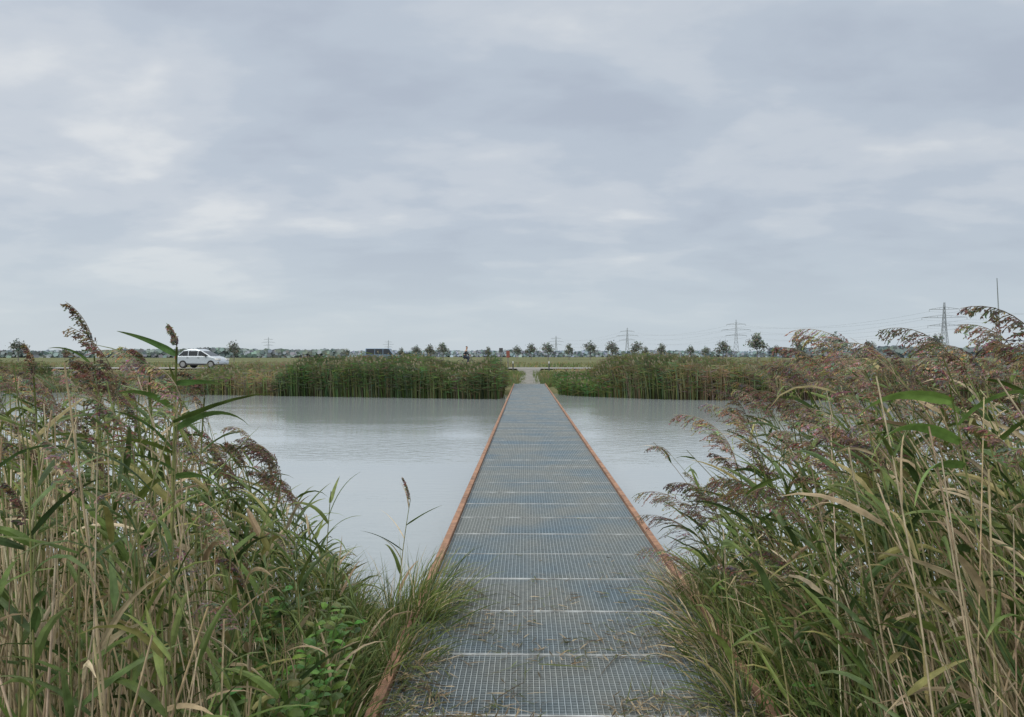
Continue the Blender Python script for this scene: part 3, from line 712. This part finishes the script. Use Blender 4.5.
# ------------------------------------------------------------------ vehicles
M_glass = plain('car_glass', (.03, .035, .04), .08, 0, .05); M_tyre = plain('tyre', (.02, .02, .02), .8, 0, .1); M_rim = plain('rim', (.45, .45, .46), .35, .8, .05)
M_lamp = plain('lamp_lens', (.75, .75, .75), .15, 0, .03); M_red = plain('red_lens', (.45, .02, .02), .25, 0, .05); M_trim = plain('black_trim', (.03, .03, .03), .6, 0, .1)
def make_car(name, label, cat, paint, low, cab, wheels, width, belt, bev=.05):
    rt = empty(name, (0, 0, 0), label, cat)
    def prism(mb, prof, yb, yt, zb, zt):
        rows = []
        for sd in (-1, 1):
            row = []
            for (x, z) in prof:
                f = max(0, min(1, (z - zb) / (zt - zb))); row.append((x, sd * lerp(yb, yt, f), z))
            rows.append(row)
        b = len(mb.v); n = len(prof)
        for r_ in rows: mb.v.extend(r_); mb.c.extend([(1, 1, 1)] * n)
        for j in range(n):
            a = b + j; a2 = b + (j + 1) % n; mb.f.append((a, a2, a2 + n, a + n))
        mb.f.append(tuple(range(b + n - 1, b - 1, -1))); mb.f.append(tuple(range(b + n, b + 2 * n)))
    hw = width / 2; zt = max(z for _, z in cab)
    q_ = MB(); prism(q_, low, hw, hw, 0, 2); prism(q_, cab, hw - .02, hw - .17, belt, zt)
    body = q_.build('body', paint, rt)
    bv = body.modifiers.new('bevel', 'BEVEL'); bv.width = bev; bv.segments = 3; bv.limit_method = 'ANGLE'; bv.angle_limit = radians(40)
    def cw(z): return lerp(hw - .02, hw - .17, max(0, min(1, (z - belt) / (zt - belt)))) + .006
    xr0, xr1, xf1, xf0 = cab[0][0], cab[1][0], cab[-2][0], cab[-1][0]
    zr, zf = cab[1][1], cab[-2][1]
    def xe(z, back):
        f = (z - belt) / ((zr if back else zf) - belt); return lerp(xr0, xr1, f) if back else lerp(xf0, xf1, f)
    za, zb_ = belt + .05, min(zr, zf) - .06
    cuts = [xe(belt, True) + .14, lerp(xr0, xf0, .34), lerp(xr0, xf0, .62), None]
    for sd in (-1, 1):
        for i in range(3):
            l0 = cuts[i] + .03; l1 = (cuts[i + 1] - .03) if cuts[i + 1] else None
            lt = l0 if i else xe(zb_, True) + .12
            lb = l0
            rb_ = l1 if l1 else xe(za, False) - .12; rt_ = l1 if l1 else xe(zb_, False) - .08
            w_ = MB(); pts = [(lb, sd * cw(za), za), (rb_, sd * cw(za), za), (rt_, sd * cw(zb_), zb_), (lt, sd * cw(zb_), zb_)]
            w_.poly(pts if sd < 0 else pts[::-1], (0, 0, 0)); w_.build('side_window', M_glass, rt)
    for back, nm_ in ((True, 'rear_window'), (False, 'windscreen')):
        w_ = MB(); dx = -.008 if back else .008
        w_.poly([(xe(za, back) + dx, -hw + .16, za), (xe(za, back) + dx, hw - .16, za), (xe(zb_, back) + dx, hw - .26, zb_), (xe(zb_, back) + dx, -hw + .26, zb_)], (0, 0, 0)); w_.build(nm_, M_glass, rt)
    for wx in wheels:
        for sd in (-1, 1):
            ty = MB(); ty.tube([(wx, sd * (hw - .2), .32), (wx, sd * (hw + .01), .32)], .32, (0, 0, 0), 20)
            t_ = ty.build('wheel', M_tyre, rt)
            ri = MB(); ri.tube([(wx, sd * (hw + .012), .32), (wx, sd * (hw + .022), .32)], .2, (0, 0, 0), 12); ri.build('rim', M_rim, t_)
    xf = max(p_[0] for p_ in low); xb = min(p_[0] for p_ in low)
    for sd in (-1, 1):
        h_ = MB(); h_.box(xf - .32, xf - .02, sd * (hw - .2) - .215, sd * (hw - .2) + .215, .66, .8); h_.build('headlight', M_lamp, rt)
        h_ = MB(); h_.box(xb - .005, xb + .2, sd * (hw - .1) - .11, sd * (hw - .1) + .11, .75, 1.0); h_.build('tail_light', M_red, rt)
        h_ = MB(); h_.box(xe(belt, False) - .55, xe(belt, False) - .38, sd * (hw + .08) - .09, sd * (hw + .08) + .09, belt + .01, belt + .14); h_.build('mirror', M_trim, rt)
        for xx in (.1, -.85):
            h_ = MB(); h_.box(xx, xx + .16, sd * (hw + .012) - .012, sd * (hw + .012) + .012, belt - .13, belt - .1); h_.build('door_handle', M_trim, rt)
        h_ = MB(); h_.box(-1.2, 1.1, sd * hw - .012, sd * hw + .012, .24, .34); h_.build('sill', M_trim, rt)
    return rt
white = plain('silver_car_paint', (.50, .56, .62), .25, .2, .03); blue = plain('blue_van_paint', (.18, .28, .42), .3, 0, .05)
low = [(-1.72, .35), (-1.86, .6), (-1.82, .9), (-1.62, 1.02), (.9, 1.02), (1.45, .92), (1.78, .76), (1.94, .55), (1.92, .3)]
cab = [(-1.76, .96), (-1.22, 1.46), (-.8, 1.58), (-.1, 1.58), (.25, 1.48), (1.25, .95)]
c = make_car('car', 'silver hatchback driving right along the far road at the left', 'car', white, low, cab, (-1.18, 1.25), 1.75, .96, .10)
c.location = (-26.7, 63.0, .605); c.rotation_euler = (0, 0, -.12)
low = [(-2.3, .4), (-2.3, 1.15), (1.5, 1.15), (2.1, .95), (2.3, .7), (2.3, .35)]
cab = [(-2.28, 1.12), (-2.2, 2.0), (1.0, 2.0), (1.7, 1.12)]
c = make_car('van', 'blue van far beyond the left reed bed', 'van', blue, low, cab, (-1.5, 1.5), 1.9, 1.12)
c.location = (-19.6, 105, g(-19.6, 105) + .15)

# ------------------------------------------------------------------ signs
M_signred = plain('sign_red', (.24, .08, .06), .6, 0, .1); M_post = plain('post_grey', (.22, .22, .22), .5, .3, .1); M_board = plain('board_dark', (.07, .075, .08), .5, 0, .1); M_pw = plain('white_panel', (.6, .62, .64), .5, 0, .05)
def sign(px, y, w, h, top, mt, label, name='sign'):
    x = (px - VX) / F * y; z = g(x, y); rt = empty(name, (x, y, z), label, 'sign')
    p_ = MB(); p_.tube([(0, .03, -.2), (0, .03, top)], .035, (0, 0, 0), 8); p_.build('post', M_post, rt)
    p_ = MB(); p_.box(-w / 2, w / 2, -.03, -.005, top - h, top + .03); p_.build('sign_board', mt, rt)
sign(508, 59, .26, .5, 1.6, M_signred, 'small dull red sign board on a post left of the bridge end')
sign(501, 60, .30, .28, 1.7, M_board, 'small dark sign board just left of the red sign', 'information_sign')
for i, (px, y) in enumerate([(549, 59), (513, 59)]):
    x = (px - VX) / F * y; rt = empty('marker_post', (x, y, g(x, y)), ('white topped marker post at the right side of the path mouth', 'white topped marker post at the left side of the path mouth')[i], 'post')
    p_ = MB(); p_.tube([(0, 0, -.1), (0, 0, .65)], .05, (0, 0, 0), 8); p_.build('post', M_board, rt); p_ = MB(); p_.tube([(0, 0, .655), (0, 0, .82)], .055, (0, 0, 0), 8); p_.build('cap', M_pw, rt)

# ------------------------------------------------------------------ cyclist, riding right
cx, cy, cz = (466 - VX) / F * 62.5, 62.5, .605
bk = empty('bicycle', (cx, cy, cz), 'dark bicycle ridden along the far road', 'bicycle')
fr = MB()
for a, b in (((-.45, .34), (-.12, .82)), ((-.45, .34), (0, .30)), ((0, .30), (-.14, .88)), ((-.12, .78), (.42, .82)), ((0, .30), (.42, .76)), ((.40, .92), (.56, .34))):
    fr.tube([(a[0], 0, a[1]), (b[0], 0, b[1])], .018, (0, 0, 0), 6)
fr.build('frame', M_board, bk)
for wx in (-.45, .56):
    w_ = MB(); w_.tube([(wx + .33 * cos(t * pi / 12), 0, .34 + .33 * sin(t * pi / 12)) for t in range(25)], .018, (0, 0, 0), 6, False)
    for t in range(12): w_.tube([(wx, 0, .34), (wx + .33 * cos(t * pi / 6), 0, .34 + .33 * sin(t * pi / 6))], .003, (0, 0, 0), 3, False)
    w_.build('wheel', M_tyre, bk)
w_ = MB(); w_.box(-.27, -.02, -.07, .07, .88, .93); w_.build('saddle', M_board, bk)
w_ = MB(); w_.tube([(.30, -.28, 1.0), (.40, -.15, 1.02), (.40, .15, 1.02), (.30, .28, 1.0)], .015, (0, 0, 0), 6); w_.build('handlebar', M_board, bk)
def skin(name, verts, edges, rad, mt, parent):
    me = bpy.data.meshes.new(name); me.from_pydata(verts, edges, []); me.materials.append(mt)
    o_ = bpy.data.objects.new(name, me); COL.objects.link(o_); o_.parent = parent
    o_.modifiers.new('skin', 'SKIN')
    for i, r_ in enumerate(rad): me.skin_vertices[0].data[i].radius = (r_, r_)
    me.skin_vertices[0].data[0].use_root = True
    o_.modifiers.new('sub', 'SUBSURF').render_levels = 2
    return o_
M_skin = plain('skin', (.45, .28, .2), .6, 0, .05); M_jack = plain('dark_jacket', (.025, .03, .04), .8, 0, .2); M_jean = plain('dark_trousers', (.035, .045, .07), .8, 0, .2); M_hair = plain('hair', (.04, .025, .02), .8, 0, .2)
pn = empty('person', (cx, cy, cz), 'cyclist in dark clothing riding right with both hands on the handlebar', 'person')
V = [(-.13, 0, .98), (-.08, 0, 1.15), (0, 0, 1.38), (.03, 0, 1.48), (.05, 0, 1.56), (.07, 0, 1.68), (.06, 0, 1.77)]
E = [(i, i + 1) for i in range(6)]; RR = [.13, .12, .13, .06, .06, .095, .07]
for sd in (-1, 1):
    b = len(V); kn = (.28, sd * .1, .86) if sd < 0 else (.18, sd * .1, .70); ft = (.10, sd * .1, .45) if sd < 0 else (-.02, sd * .1, .22)
    V += [(-.1, sd * .1, .95), kn, ft, (ft[0] + .17, sd * .1, ft[2] - .04)]; E += [(0, b), (b, b + 1), (b + 1, b + 2), (b + 2, b + 3)]; RR += [.09, .06, .04, .035]
    b = len(V); V += [(.0, sd * .19, 1.36), (.14, sd * .25, 1.15), (.31, sd * .25, 1.05), (.36, sd * .25, 1.03)]; E += [(2, b), (b, b + 1), (b + 1, b + 2), (b + 2, b + 3)]; RR += [.06, .045, .033, .03]
skin('body', V, E, RR, M_skin, pn)
JV = [V[0], V[1], V[2]]; JE = [(0, 1), (1, 2)]; JR = [.145, .14, .15]
for sd in (-1, 1):
    b = len(JV); JV += [(.0, sd * .19, 1.36), (.14, sd * .25, 1.15), (.29, sd * .25, 1.06)]; JE += [(2, b), (b, b + 1), (b + 1, b + 2)]; JR += [.08, .06, .045]
skin('jacket', JV, JE, JR, M_jack, pn)
TV = [V[0]]; TE = []; TR_ = [.142]
for sd in (-1, 1):
    b = len(TV); kn = (.28, sd * .1, .86) if sd < 0 else (.18, sd * .1, .70); ft = (.10, sd * .1, .47) if sd < 0 else (-.02, sd * .1, .24)
    TV += [(-.1, sd * .1, .95), kn, ft]; TE += [(0, b), (b, b + 1), (b + 1, b + 2)]; TR_ += [.1, .075, .055]
skin('trousers', TV, TE, TR_, M_jean, pn)
skin('hair', [(.045, 0, 1.70), (.045, 0, 1.80)], [(0, 1)], [.098, .085], M_hair, pn)
